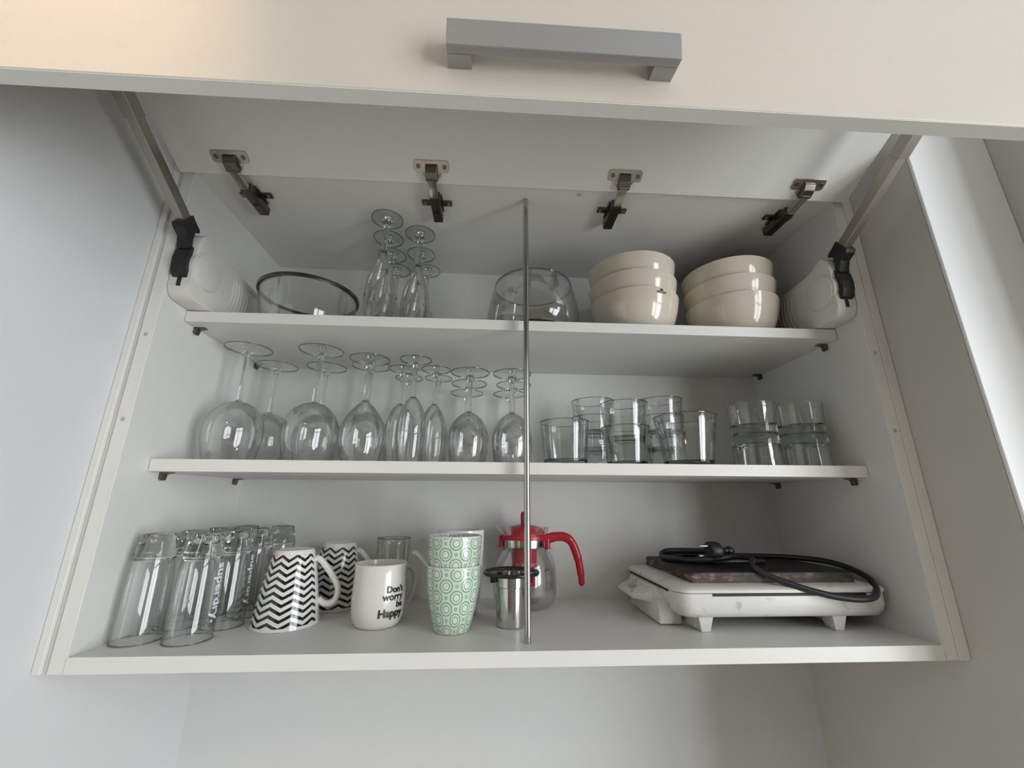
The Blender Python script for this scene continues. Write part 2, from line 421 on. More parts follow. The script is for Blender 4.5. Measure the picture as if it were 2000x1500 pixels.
# shelf pins
def pin_bm(x, y, z, sx):
    bm = bmesh.new()
    add_prism(bm, [(0.0, 0.0), (0.0, -0.0085), (0.003, -0.0105), (0.0045, -0.0095), (0.0055, -0.003), (0.015, -0.0008), (0.015, 0.0)], -0.004, 0.004, 0,
              fn=lambda a, b, c: (x + sx*b, y + a, z + c))
    return bm
for zz in (Z1-T, Z2-T):
    for yy in (0.068, 0.229):
        cpart('shelf_pin', pin_bm(0.0, yy, zz, 1), 'nickel_dark')
        cpart('shelf_pin', pin_bm(W, yy, zz, -1), 'nickel_dark')
# centre support rod
rod = cpart('support_rod', tube([(0.4815, 0.0262, 0.0005), (0.4815, 0.0262, H-0.0005)], 0.0039, 24), 'rod_metal', True, 50)
# flap: upper leaf
UA = Vector((0, -0.904, 0.427)); UN = Vector((0, -0.427, -0.904)); UO = Vector((0, -0.0075, 0.6056))
LA = Vector((0, -0.165, 0.986)); LN = Vector((0, -0.986, -0.165)); LO = Vector((0, -0.26, 0.4525)) + LN*T
fx0, fx1 = -0.0142, W+0.0142
def U(x, s, p): return tuple(Vector((x, 0, 0)) + UO + UA*s + UN*p)
def L(x, s, p): return tuple(Vector((x, 0, 0)) + LO + LA*s + LN*p)
def slab(fn, x0, x1, s0, s1, p0, p1, bevel=0.0008):
    return prism([(s0, p0), (s1, p0), (s1, p1), (s0, p1)], x0, x1, bevel, fn)
cpart('upper_door', slab(U, fx0, fx1, 0, 0.328, -T, 0), 'laminate')
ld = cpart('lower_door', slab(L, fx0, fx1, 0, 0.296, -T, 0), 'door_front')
link('edge_strip', slab(L, fx0+0.0003, fx1-0.0003, -0.0005, 0.0004, -T+0.0006, -0.0006, 0), 'laminate', ld)
# bar handle on the lower leaf
hx0, hx1 = 0.396, 0.566
hb = bmesh.new()
add_prism(hb, [(0.0198, 0.0125), (0.0408, 0.0125), (0.0408, 0.0200), (0.0198, 0.0200)], hx0, hx1, 0.0006, L)
add_prism(hb, [(0.0198, 0.0), (0.0408, 0.0), (0.0408, 0.0124), (0.0198, 0.0124)], hx0, hx0+0.0175, 0.0004, L)
add_prism(hb, [(0.0198, 0.0), (0.0408, 0.0), (0.0408, 0.0124), (0.0198, 0.0124)], hx1-0.0175, hx1, 0.0004, L)
tag(link('bar_handle', hb, 'brushed_aluminium', ld), 'grey brushed aluminium bar handle')
# hinges: cup in the leaf, arm, plate on the cabinet top
HX = ((0.0675, 0.0625), (0.3437, 0.3405), (0.6205, 0.6246), (0.8985, 0.9031))
def hinge(x):
    root = cpart('hinge', box(x-0.0075, x+0.0075, 0.012, 0.069, H-0.017, H-0.004, 0.0015, 2), 'nickel_dark')
    # flange with rounded corners
    fl = bmesh.new()
    pl = []
    for cx, cs, a0 in ((0.0205, 0.0285, 0), (-0.0205, 0.0285, 90), (-0.0205, 0.0205, 180), (0.0205, 0.0205, 270)):
        for k in range(5):
            a = math.radians(a0 + k*22.5); pl.append((cx + 0.0042*math.cos(a), cs + 0.0042*math.sin(a)))
    add_prism(fl, pl, 0.0, 0.0016, 0.0003, lambda p, a, b: U(x+a, b, p))
    link('cup_flange', fl, 'nickel', root)
    cp = bmesh.new()
    ring = [(0.0140*math.cos(a), 0.0182+0.0140*math.sin(a)) for a in [2*PI*k/28 for k in range(28)]]
    add_prism(cp, ring, 0.0, 0.0013, 0.0003, lambda p, a, b: U(x+a, b, p))
    link('cup', cp, 'nickel', root, smooth=True, auto=40)
    kn = bmesh.new()
    add_prism(kn, [(0.006, 0.001), (0.028, 0.001), (0.0265, 0.006), (0.019, 0.010), (0.009, 0.0105), (0.006, 0.008)], x-0.0085, x+0.0085, 0.001, lambda xx, s, p: U(xx, s, p))
    link('knuckle', kn, 'nickel_dark', root)
    a = Vector(U(x, 0.0125, 0.008)); b = Vector((x, 0.016, H-0.0135))
    lk = bmesh.new()
    dirv = (b-a).normalized(); nv = Vector((1, 0, 0)).cross(dirv)
    pts = [a + nv*0.0032, a - nv*0.0032, b - nv*0.0032, b + nv*0.0032]
    A = [lk.verts.new((x-0.0058, p.y, p.z)) for p in pts]; B = [lk.verts.new((x+0.0058, p.y, p.z)) for p in pts]
    lk.faces.new(A); lk.faces.new(B[::-1])
    for i in range(4): lk.faces.new((A[i], A[(i+1) % 4], B[(i+1) % 4], B[i]))
    link('link_arm', lk, 'steel_polished', root)
    pb = bmesh.new()
    add_box(pb, x-0.0235, x+0.0235, 0.035, 0.0455, H-0.0042, H-0.0002, 0.0012, 2)
    add_box(pb, x-0.0095, x+0.0095, 0.022, 0.058, H-0.0044, H-0.0002, 0.0008)
    link('mounting_plate', pb, 'nickel_dark', root)
    for dx in (-0.0185, 0.0185):
        link('screw', lathe([(0, 0.0), (0.0034, 0.0), (0.0034, -0.0008), (0.0022, -0.0014), (0.0012, -0.0009), (0, -0.0009)], 14, mtx=Matrix.Translation((x+dx, 0.0402, H-0.0042))), 'nickel', root, smooth=True, auto=40)
        s = bmesh.new()
        ring = [(0.0032*math.cos(t), 0.0245+0.0032*math.sin(t)) for t in [2*PI*k/14 for k in range(14)]]
        add_prism(s, ring, 0.0016, 0.0024, 0.0003, lambda p, a_, b_: U(x+dx+a_, b_, p))
        add_prism(s, [(0.0011*math.cos(t), 0.0245+0.0011*math.sin(t)) for t in [2*PI*k/8 for k in range(8)]], 0.0024, 0.0027, 0, lambda p, a_, b_: U(x+dx+a_, b_, p))
        link('screw', s, 'nickel_dark', root)
    link('adjust_slot', box(x-0.0028, x+0.0028, 0.0405, 0.0465, H-0.0173, H-0.0168), 'black_slot', root)
for xs in HX: hinge((xs[0]+xs[1])/2)
cpart('screw_cap', lathe([(0, 0), (0.0035, 0), (0.003, -0.001), (0, -0.0013)], 14, mtx=Matrix.Translation((0.5638, 0.0105, H))), 'screw_cap', True, 50)
# lift mechanisms with telescopic arms
def mech(side):
    X = (lambda x: x) if side < 0 else (lambda x: W-x)
    fn = lambda x, y, z: (X(x), y, z)
    prof = [(0.0, 0.432), (0.006, 0.420), (0.014, 0.4165), (0.158, 0.4165), (0.168, 0.428), (0.168, 0.488), (0.155, 0.499), (0.056, 0.504), (0.040, 0.506), (0.012, 0.517), (0.003, 0.508), (0.0, 0.492)]
    root = cpart('lift_mechanism', prism(prof, 0.0004, 0.030, 0.0022, fn), 'white_plastic', True, 35)
    cy_, cz_, R_ = 0.0255, 0.4655, 0.0258
    ring = [(cy_+R_*math.cos(2*PI*k/40), cz_+R_*math.sin(2*PI*k/40)) for k in range(40)]
    link('round_cover', prism(ring, 0.012, 0.0338, 0.0014, fn), 'white_plastic', root, smooth=True, auto=35)
    ring2 = [(cy_+(R_+0.0022)*math.cos(2*PI*k/40), cz_+(R_+0.0022)*math.sin(2*PI*k/40)) for k in range(40)]
    link('cover_rim', prism(ring2, 0.012, 0.0313, 0.0005, fn), 'white_plastic', root, smooth=True, auto=35)
    for k in range(6):
        rr = 0.060 + 0.0075*k
        pts = [(X(0.0302), cy_ + rr*math.cos(a), cz_ + rr*math.sin(a)) for a in [math.radians(-38 + 4.6*i) for i in range(14)]]
        pts = [p for p in pts if 0.418 < p[2] < 0.492]
        link('rib', tube(pts, 0.0011, 6), 'white_plastic', root, smooth=True)
    # black lever in front of the housing
    lv = bmesh.new()
    add_prism(lv, [(0.0006, 0.443), (-0.0045, 0.445), (-0.0085, 0.456), (-0.0095, 0.468), (-0.0075, 0.480), (-0.003, 0.488), (0.0006, 0.490)], 0.006, 0.0245, 0.0008, fn)
    add_prism(lv, [(0.002, 0.484), (-0.006, 0.484), (-0.0115, 0.500), (-0.022, 0.506), (-0.0245, 0.5115), (-0.0105, 0.5325), (-0.002, 0.5262), (0.0065, 0.521), (0.0075, 0.5165), (0.0, 0.514), (-0.001, 0.500)], 0.0065, 0.0215, 0.0008, fn)
    add_prism(lv, [(0.006, 0.431), (-0.0012, 0.431), (-0.0012, 0.446), (0.006, 0.446)], 0.0135, 0.018, 0, fn)
    link('lever', lv, 'black_plastic', root)
    # telescopic arm
    a = Vector((0, -0.0125, 0.5205)); b = Vector((0, -0.287, 0.6935)); d = (b-a).normalized(); n = Vector((0, d.z, -d.y)); n = n if n.z < 0 else -n
    def arm(s0, s1, h0, h1):
        return [tuple((a+d*s+n*h)[1:]) for s, h in ((s0, h0), (s1, h0), (s1, h1), (s0, h1))]
    L_ = (b-a).length
    link('telescopic_arm', prism(arm(0.0, L_*0.62, -0.0080, 0.0075), 0.0085, 0.0195, 0.0005, fn), 'arm_steel', root)
    link('telescopic_sleeve', prism(arm(L_*0.37, L_, -0.0095, 0.0088), 0.0070, 0.0205, 0.0006, fn), 'nickel', root)
    link('arm_bracket', prism([(-0.300, 0.668), (-0.276, 0.676), (-0.276, 0.706), (-0.305, 0.712)], 0.004, 0.030, 0.0008, fn), 'nickel', root)
mech(-1); mech(1)

# ------------------------------------------------------------------ loose shelves
def shelf(z, label):
    o = link('shelf', box(0.0006-W/2, W/2-0.0006, 0.0008, D-SET-0.0005, -T, 0, 0.0003), 'laminate', None, (W/2, SET, z))
    tag(o, label, 'shelf', 'loose cabinet shelves')
    link('edge_strip', box(0.0010-W/2, W/2-0.0010, -0.0004, 0.0010, -T, 0.0), 'edge_band', o)
shelf(Z1, 'lower of the two loose white shelves, carrying wine glasses and tumblers')
shelf(Z2, 'upper white shelf holding the cream bowls and glass bowls')

# ------------------------------------------------------------------ stemware (all stored upside down)
def make_stem(name, kind, bowl, jz, h, foot_r, stem_r, th=0.0009, foot_mat='glass_wall'):
    """bowl: outer profile (r, z) from rim on the shelf (z=0) up to the stem joint at z=jz"""
    root = thing(name, '', 'glass')
    op = smooth_prof(bowl, 6)
    inner = [(max(r-th, 0.0), z-(0.0 if i == 0 else th*0.9*(i/len(op)))) for i, (r, z) in enumerate(op)]
    inner = [(r, z) for r, z in inner if r > 0.0045]
    prof = op + [(0.0, jz+0.0005)]
    bm = bmesh.new()
    # outer wall, closed by inner wall with a dome just under the joint
    zi = inner[-1][1]
    full = list(reversed(prof)) + [(r, z) for r, z in inner] + [(0.0, zi+0.001)]
    add_lathe(bm, full, 48)
    link('bowl', bm, 'glass_wall', root, smooth=True, auto=60)
    ft = 0.0014
    st = [(0.0, jz-0.0015), (op[-1][0]*0.92, jz-0.001), (op[-1][0]*0.8, jz+0.002), (stem_r*1.15, jz+0.008), (stem_r, jz+0.022), (stem_r, h-0.030), (stem_r*1.2, h-0.014), (stem_r*2.1, h-0.0055), (0.0, h-0.0035)]
    link('stem', lathe(smooth_prof(st[1:-1], 4) and ([st[0]] + smooth_prof(st[1:-1], 4) + [st[-1]]), 20), 'glass_solid', root, smooth=True, auto=60)
    fp = [(0.0, h-0.0042), (stem_r*1.6, h-0.0046), (foot_r*0.45, h-0.0026), (foot_r*0.85, h-0.0016), (foot_r, h-0.0012), (foot_r+0.0003, h-0.0006), (foot_r, h), (foot_r*0.6, h-0.0002), (0.0, h-0.0008)]
    fo = link('foot', lathe(fp, 48), foot_mat, root, smooth=True, auto=60)
    link('foot_edge', lathe([(foot_r-0.0006, h-0.0016), (foot_r+0.0006, h-0.0014), (foot_r+0.0007, h-0.0003), (foot_r-0.0006, h+0.0001)], 48, close=True), 'glass_edge', root, smooth=True, auto=50)
    return root
protos = {}
protos['balloon'] = (make_stem('red_wine_glass', 'balloon', [(0.0315, 0.0), (0.0362, 0.018), (0.0395, 0.038), (0.0388, 0.055), (0.0325, 0.073), (0.0195, 0.0865), (0.0085, 0.0905), (0.005, 0.0925)], 0.0925, 0.177, 0.0325, 0.0034), 'red wine glasses')
protos['white'] = (make_stem('white_wine_glass', 'white', [(0.0255, 0.0), (0.0298, 0.018), (0.0318, 0.034), (0.0300, 0.051), (0.0235, 0.067), (0.0145, 0.0795), (0.0075, 0.0865), (0.0048, 0.0905)], 0.0905, 0.155, 0.0290, 0.0036), 'white wine glasses')
protos['flute'] = (make_stem('champagne_flute', 'flute', [(0.0172, 0.0), (0.0198, 0.020), (0.0214, 0.042), (0.0208, 0.060), (0.0172, 0.079), (0.0110, 0.092), (0.0060, 0.098), (0.0042, 0.1005)], 0.1005, 0.160, 0.0238, 0.0030), 'champagne flutes')
protos['small'] = (make_stem('small_wine_glass', 'small', [(0.0248, 0.0), (0.0285, 0.018), (0.0302, 0.034), (0.0278, 0.051), (0.0208, 0.065), (0.0120, 0.0735), (0.0062, 0.0765), (0.0042, 0.0785)], 0.0785, 0.140, 0.0292, 0.0031), 'small wine glasses')
protos['tall'] = (make_stem('sparkling_wine_glass', 'tall', [(0.0195, 0.0), (0.0222, 0.020), (0.0238, 0.044), (0.0222, 0.066), (0.0172, 0.086), (0.0105, 0.101), (0.0062, 0.113), (0.0050, 0.124)], 0.124, 0.185, 0.0248, 0.0042), 'sparkling wine glasses')
placed = set()
def put(kind, x, y, z, label):
    root, grp = protos[kind]
    if kind in placed:
        return dup(root, (x, y, z), random.random()*6, label, grp)
    placed.add(kind)
    root.location = (x, y, z); root['label'] = label; root['group'] = grp
    return root
S1, S2 = Z1+0.0004, Z2+0.0004
put('balloon', 0.0545, 0.112, S1, 'large upside-down balloon wine glass at the far left end of the lower shelf, front')
put('balloon', 0.0570, 0.198, S1, 'large upside-down balloon wine glass behind the leftmost one, near the cabinet back')
put('balloon', 0.1655, 0.112, S1, 'second large upside-down balloon wine glass from the left, front row')
put('balloon', 0.1420, 0.199, S1, 'large upside-down wine glass hidden behind the second balloon glass of the front row')
put('white', 0.2500, 0.085, S1, 'upside-down wine glass with conical shoulders beside the flutes, front row')
put('balloon', 0.2235, 0.186, S1, 'large upside-down wine glass at the back behind the conical-shouldered glass')
put('flute', 0.3165, 0.097, S1, 'front upside-down flute of the cluster of five on the lower shelf')
put('flute', 0.2870, 0.146, S1, 'left middle flute of the upside-down cluster, behind the front flute')
put('flute', 0.3415, 0.145, S1, 'right middle flute of the upside-down cluster, behind the front flute')
put('flute', 0.2880, 0.1975, S1, 'left rear flute of the upside-down cluster, at the cabinet back')
put('flute', 0.3400, 0.1955, S1, 'right rear flute of the upside-down cluster, at the cabinet back')
put('small', 0.4010, 0.094, S1, 'small upside-down wine glass right of the flutes, front of its row')
put('small', 0.3965, 0.1575, S1, 'small upside-down wine glass right of the flutes, middle of its row')
put('small', 0.3895, 0.2205, S1, 'small upside-down wine glass right of the flutes, rear of its row')
put('small', 0.4655, 0.096, S1, 'small upside-down wine glass just left of the steel rod, front of its row')
put('small', 0.4720, 0.160, S1, 'small upside-down wine glass behind the steel rod, middle of its row')
put('small', 0.4680, 0.2215, S1, 'small upside-down wine glass near the steel rod, rear of its row')
put('tall', 0.2590, 0.0695, S2, 'tallest-looking upside-down sparkling glass on the upper shelf, front of the left row of four')
put('tall', 0.2490, 0.1215, S2, 'upside-down sparkling glass on the upper shelf, second of the left row of four')
put('tall', 0.2440, 0.1735, S2, 'upside-down sparkling glass on the upper shelf, third of the left row of four')
put('tall', 0.2420, 0.2256, S2, 'upside-down sparkling glass on the upper shelf, rearmost of the left row of four')
put('tall', 0.3065, 0.1060, S2, 'upside-down sparkling glass on the upper shelf, front of the right row of three')
put('tall', 0.2985, 0.1670, S2, 'upside-down sparkling glass on the upper shelf, middle of the right row of three')
put('tall', 0.3020, 0.2230, S2, 'upside-down sparkling glass on the upper shelf, rearmost of the right row of three')

# ------------------------------------------------------------------ tumblers
def make_tumbler(name, rt_, rb, h, base, th=0.0014, wall='glass_tumbler', bmat='glass_base', flip=False, seg=48, rim=True):
    root = thing(name, '', 'glass')
    zz = (lambda z: h-z) if flip else (lambda z: z)
    r_at = lambda z: rb + (rt_-rb)*z/h
    prof = [(r_at(base*0.98), zz(base*0.98))] + [(r_at(base+(h-base)*k/6), zz(base+(h-base)*k/6)) for k in range(1, 7)]
    inn = [(r-th*(0.6 if i == len(prof)-1 else 1), z) for i, (r, z) in enumerate(prof)]
    link('wall', lathe(prof + [(prof[-1][0]-th*0.3, prof[-1][1]+(0.0004 if not flip else -0.0000))] + inn[::-1], seg, close=False), wall, root, smooth=True, auto=60)
    if rim and not flip:
        link('rim', lathe([(rt_-th*0.9, h-0.0006), (rt_+0.0002, h-0.0006), (rt_+0.0002, h+0.0005), (rt_-th*0.9, h+0.0005)], seg, close=True), 'glass_edge', root, smooth=True, auto=50)
    bprof = [(0.0, zz(0.0012)), (rb*0.72, zz(0.0008)), (rb*0.86, zz(0.0)), (rb*0.96, zz(0.0008)), (rb, zz(0.003)), (r_at(base*0.9), zz(base*0.9)), (r_at(base)-0.0003, zz(base)), (r_at(base)*0.93-th, zz(base*0.96)), (r_at(base)*0.7, zz(base*0.86)), (0.0, zz(base*0.80))]
    link('base', lathe(bprof, seg), bmat, root, smooth=True, auto=50)
    return root
def put_t(root, x, y, z, label, grp, first):
    if first:
        root.location = (x, y, z); root['label'] = label; root['group'] = grp; return root
    return dup(root, (x, y, z), random.random()*6, label, grp)
g = 'clear tumblers'
tb = make_tumbler('tumbler', 0.0375, 0.0300, 0.0630, 0.0090)
put_t(tb, 0.6480, 0.1260, S1, 'lower tumbler of the stacked pair in the middle of the tumbler group', g, True)
put_t(tb, 0.6480, 0.1260, S1+0.0385, 'upper tumbler of the stacked pair in the middle of the tumbler group', g, False)
for k, l in enumerate(('bottom', 'middle', 'top')):
    put_t(tb, 0.6160, 0.1975, S1+0.0295*k, '%s tumbler of the stack of three at the back left of the tumblers' % l, g, False)
    put_t(tb, 0.7330, 0.1815, S1+0.0295*k, '%s tumbler of the stack of three behind the widest tumbler' % l, g, False)
tb1 = make_tumbler('tumbler', 0.0378, 0.0318, 0.0665, 0.0095)
put_t(tb1, 0.5475, 0.1070, S1, 'single upright tumbler just right of the steel rod on the lower shelf', g, True)
tb2 = make_tumbler('tumbler', 0.0455, 0.0345, 0.0750, 0.0080)
put_t(tb2, 0.7310, 0.0940, S1, 'widest upright tumbler in front on the lower shelf', g, True)
g = 'low whisky glasses'
la = make_tumbler('whisky_glass', 0.0345, 0.0325, 0.0490, 0.0150, flip=True, bmat='glass_solid')
put_t(la, 0.8430, 0.1000, S1, 'low glass standing upside down under another, left of the right-hand pairs', g, True)
put_t(la, 0.9160, 0.0960, S1, 'low glass standing upside down under another, beside the right cabinet side', g, False)
lb = make_tumbler('whisky_glass', 0.0345, 0.0325, 0.0490, 0.0150, rim=False, bmat='glass_solid')
put_t(lb, 0.8430, 0.1000, S1+0.0494, 'low upright glass on top of an upturned one, left of the right-hand pairs', g, True)
put_t(lb, 0.9160, 0.0960, S1+0.0494, 'low upright glass on top of an upturned one, beside the right cabinet side', g, False)

# ------------------------------------------------------------------ beer glasses, upside down on the cabinet floor
bg_ = thing('beer_glass', '', 'glass')
hB = 0.1170
outer = [(0.0248, 0.0), (0.0247, 0.020), (0.0242, 0.050), (0.0232, 0.074), (0.0212, 0.0890), (0.0207, 0.0910), (0.0209, 0.0935), (0.0190, 0.1030), (0.0169, 0.1135), (0.0154, 0.1170)]
ow = smooth_prof(outer[:5], 4)
iw = [(r-0.0013, z) for r, z in ow]
link('wall', lathe(ow[::-1] + [(ow[0][0]-0.0006, -0.0)] + iw, 48), 'glass_beer', bg_, smooth=True, auto=60)
link('rim', lathe([(0.0236, 0.0), (0.0250, 0.0), (0.0250, 0.0009), (0.0236, 0.0009)], 48, close=True), 'glass_edge', bg_, smooth=True, auto=50)
link('base', lathe([(0.0, 0.0915), (0.012, 0.0905), (0.0192, 0.0872), (0.0211, 0.0888)] + smooth_prof(outer[5:], 3) + [(0.0130, 0.1160), (0.0, 0.1150)], 48), 'glass_beer_base', bg_, smooth=True, auto=50)
g = 'upturned beer glasses'
def put_b(x, y, label, first=False, rz=0):
    if first:
        bg_.location = (x, y, 0.0004); bg_['label'] = label; bg_['group'] = g; return bg_
    return dup(bg_, (x, y, 0.0004), rz, label, g)
put_b(0.0275, 0.0520, 'upturned beer glass in the front left corner of the cabinet floor', True)
bB = put_b(0.0850, 0.0515, 'upturned beer glass with white vertical lettering, second from left in front')
bC = put_b(0.0900, 0.1080, 'upturned lettered beer glass in the second row, behind the front lettered one')
put_b(0.0330, 0.1085, 'upturned beer glass in the second row against the left cabinet side')
put_b(0.0345, 0.1640, 'upturned beer glass in the third row against the left cabinet side')
put_b(0.0890, 0.1640, 'upturned beer glass in the third row, right one, behind the lettered glasses')
put_b(0.0400, 0.2220, 'upturned beer glass in the back left corner of the cabinet floor')
put_b(0.0970, 0.2210, 'upturned beer glass at the cabinet back, rightmost of the beer glasses')
def glass_text(root, body, az, size, ztop, bold):
    def wr(x, y):
        z = ztop - x
        r = 0.0252 - 0.0017*max(0.0, z-0.01)/0.075
        a = az + (y-0.35*size)/r
        return ((r)*math.cos(a), r*math.sin(a), z)
    link('lettering', text_bm(body, size, wr, bold), 'print_white', root)
glass_text(bB, 'superdry.', math.radians(4), 0.0172, 0.0840, 0.0005)
glass_text(bC, 'Superdry', math.radians(12), 0.0168, 0.0860, 0.0005)

# ------------------------------------------------------------------ mugs and cups
def cup_body(outer, th=0.003, floor_z=None, flip=None):
    """closed solid cup: outer profile bottom->rim, inner offset"""
    rim_r, rim_z = outer[-1]
    b = floor_z if floor_z is not None else outer[0][1]+0.005
    inner = [(max(r-th, 0.001), z) for r, z in outer if z > b+0.002]
    prof = [(0.0, outer[0][1]+0.0015), (outer[0][0]*0.82, outer[0][1]+0.0012), (outer[0][0]*0.9, outer[0][1])] + outer + [(rim_r-th*0.5, rim_z+0.0008)] + inner[::-1]
    prof += [(inner[0][0]*0.85, b), (0.0, b)]
    if flip: prof = [(r, flip-z) for r, z in prof]
    return lathe(prof, 64)
def handle_bm(pts, ra, flat):
    return tube(spline3(pts, 8), ra, 12, flat)
def chevron_mug(x, y, rz, label):
    root = thing('mug', label, 'mug', (x, y, 0.0005), rz, 'chevron mugs')
    hh = 0.0925
    o = smooth_prof([(0.0235, 0.0), (0.0255, 0.0035), (0.0292, 0.018), (0.0340, 0.042), (0.0385, 0.070), (0.0415, hh)], 5)
    link('body', cup_body(o, 0.0026, flip=hh), 'chevron_glaze', root, smooth=True, auto=50)
    link('handle', handle_bm([(0.0275, 0, 0.0800), (0.0350, 0, 0.0770), (0.0500, 0, 0.0590), (0.0610, 0, 0.0400), (0.0580, 0, 0.0250), (0.0470, 0, 0.0215), (0.0365, 0, 0.0280)], 0.0042, 1.35), 'white_ceramic', root, smooth=True)
    return root
chevron_mug(0.1665, 0.1150, math.radians(12), 'upturned mug with black zigzag stripes standing in front')
chevron_mug(0.1960, 0.2080, math.radians(8), 'upturned zigzag mug half hidden behind the front zigzag mug')
# slogan mug
m3 = thing('mug', 'upright ivory mug lettered with a cheerful slogan', 'mug', (0.2880, 0.1070, 0.0005), 0)
pr = smooth_prof([(0.0265, 0.0), (0.0300, 0.004), (0.0335, 0.015), (0.0348, 0.032), (0.0342, 0.052), (0.0338, 0.066), (0.0348, 0.0752)], 5)
link('body', cup_body(pr, 0.0026), 'ivory_ceramic', m3, smooth=True, auto=50)
hm = handle_bm([(0.0320, 0, 0.0640), (0.0420, 0, 0.0665), (0.0520, 0, 0.0590), (0.0545, 0, 0.0450), (0.0500, 0, 0.0270), (0.0400, 0, 0.0130), (0.0325, 0, 0.0110)], 0.0030, 1.6)
hm.transform(Matrix.Rotation(math.radians(42), 4, 'Z'))
link('handle', hm, 'ivory_ceramic', m3, smooth=True)
def mug_text(body, z, size, az_right=-20):
    def wr(x, y):
        zz = z + y; r = 0.0353
        a = math.radians(az_right) + x/0.0347
        return (r*math.cos(a), r*math.sin(a), zz)
    link('lettering', text_bm(body, size, wr, 0.00035, 'RIGHT'), 'print_black', m3)
mug_text("Don't", 0.0432, 0.0108); mug_text('worry', 0.0342, 0.0118); mug_text('be', 0.0252, 0.0108); mug_text('Happy', 0.0150, 0.0131)
# green patterned cups
def green_cup(z, label, rz):
    root = thing('cup', label, 'cup', (0.3895, 0.0780, z), rz, 'green circle cups')
    o = smooth_prof([(0.0215, 0.0), (0.0228, 0.003), (0.0262, 0.014), (0.0310, 0.034), (0.0342, 0.055), (0.0355, 0.0765)], 5)
    link('body', cup_body(o, 0.0022), 'green_circle_glaze', root, smooth=True, auto=50)
green_cup(0.0005, 'lower cup of the stacked pair patterned with green circles', 0.2)
green_cup(0.0368, 'upper cup of the stacked pair patterned with green circles', 0.12)
# white cup behind
wc = thing('mug', 'tall white mug with thin handle hidden behind the green circle cups', 'mug', (0.3920, 0.1640, 0.0005), 0)
link('body', cup_body(smooth_prof([(0.026, 0.0), (0.029, 0.004), (0.033, 0.03), (0.0345, 0.07), (0.0355, 0.1145)], 5), 0.0024), 'white_ceramic', wc, smooth=True, auto=50)
spn = thing('soup_spoon', 'white porcelain spoon handle poking out left of the green circle cups', 'spoon', (0.395, 0.1205, 0.0005))
link('handle', tube(spline3([(-0.068, 0, 0.0870), (-0.060, 0, 0.0845), (-0.048, 0, 0.0730), (-0.030, 0, 0.0520), (-0.016, 0, 0.0360), (-0.009, 0, 0.0220)], 6), 0.0032, 10, 1.3), 'white_ceramic', spn, smooth=True)
link('bowl', tube([(-0.012, 0, 0.0290), (-0.006, 0, 0.0165), (0.000, 0, 0.0095), (0.010, 0, 0.0082), (0.017, 0, 0.0110)], [0.003, 0.0050, 0.0075, 0.0070, 0.003], 14, 0.8), 'white_ceramic', spn, smooth=True)
# small plain glass at the back
sg = make_tumbler('juice_glass', 0.0265, 0.0235, 0.0985, 0.008, 0.0012)
sg.location = (0.2790, 0.2180, 0.0005); tag(sg, 'plain upright juice glass at the cabinet back behind the slogan mug', 'glass')

# ------------------------------------------------------------------ teapot with red plastic
px_, py_ = 0.4930, 0.2000
tp = thing('teapot', 'glass teapot with red plastic lid and handle', 'teapot', (px_, py_, 0.0005), 0)
body = smooth_prof([(0.036, 0.0), (0.0450, 0.006), (0.0500, 0.020), (0.0505, 0.045), (0.0480, 0.064), (0.0400, 0.080), (0.0355, 0.0875), (0.0350, 0.098)], 5)
inn = [(r-0.0012, z) for r, z in body]
link('body', lathe([(0.0, 0.0012)] + body + inn[::-1] + [(0.0, 0.003)], 64), 'glass_wall', tp, smooth=True, auto=60)
sp_ = bmesh.new()
# flared glass neck drawn out into a spout on the left
segn = 48; rings = []
for r, z, k in ((0.0350, 0.0975, 0.0), (0.0365, 0.106, 0.10), (0.0410, 0.116, 0.22), (0.0425, 0.1185, 0.26)):
    ring = []
    for i in range(segn):
        a = 2*PI*i/segn
        s = max(0.0, math.cos(a-PI*1.04))**6
        ring.append(sp_.verts.new((r*(1+k*s)*math.cos(a), r*(1+k*s)*math.sin(a), z)))
    rings.append(ring)
for a, b in zip(rings[:-1], rings[1:]):
    for i in range(segn): sp_.faces.new((a[i], a[(i+1) % segn], b[(i+1) % segn], b[i]))
link('glass_neck', sp_, 'glass_wall', tp, smooth=True)
link('steel_band', lathe([(0.0352, 0.0870), (0.0362, 0.0875), (0.0365, 0.0920), (0.0362, 0.0985), (0.0352, 0.0990)], 64), 'steel_polished', tp, smooth=True, auto=50)
lid = bmesh.new()
add_lathe(lid, [(0.0, 0.099), (0.0335, 0.099), (0.0345, 0.101), (0.0345, 0.106), (0.0320, 0.1115), (0.0240, 0.1175), (0.0100, 0.1205), (0.0, 0.1210)], 48)
ldo = link('lid', lid, 'red_plastic', tp, smooth=True, auto=40)
link('knob', lathe([(0.0, 0.1200), (0.0062, 0.1200), (0.0064, 0.1320), (0.0060, 0.1375), (0.0045, 0.1405), (0.0, 0.1415)], 24), 'red_plastic', ldo, smooth=True, auto=60)
link('infuser', lathe([(0.0, 0.030), (0.0180, 0.030), (0.0195, 0.033), (0.0205, 0.090), (0.0205, 0.098), (0.0, 0.098)], 40), 'red_plastic', tp, smooth=True, auto=40)
hd = bmesh.new()
add_lathe(hd, [(0.0366, 0.0985), (0.0385, 0.0985), (0.0390, 0.1020), (0.0380, 0.1050), (0.0366, 0.1050)], 48, close=True)
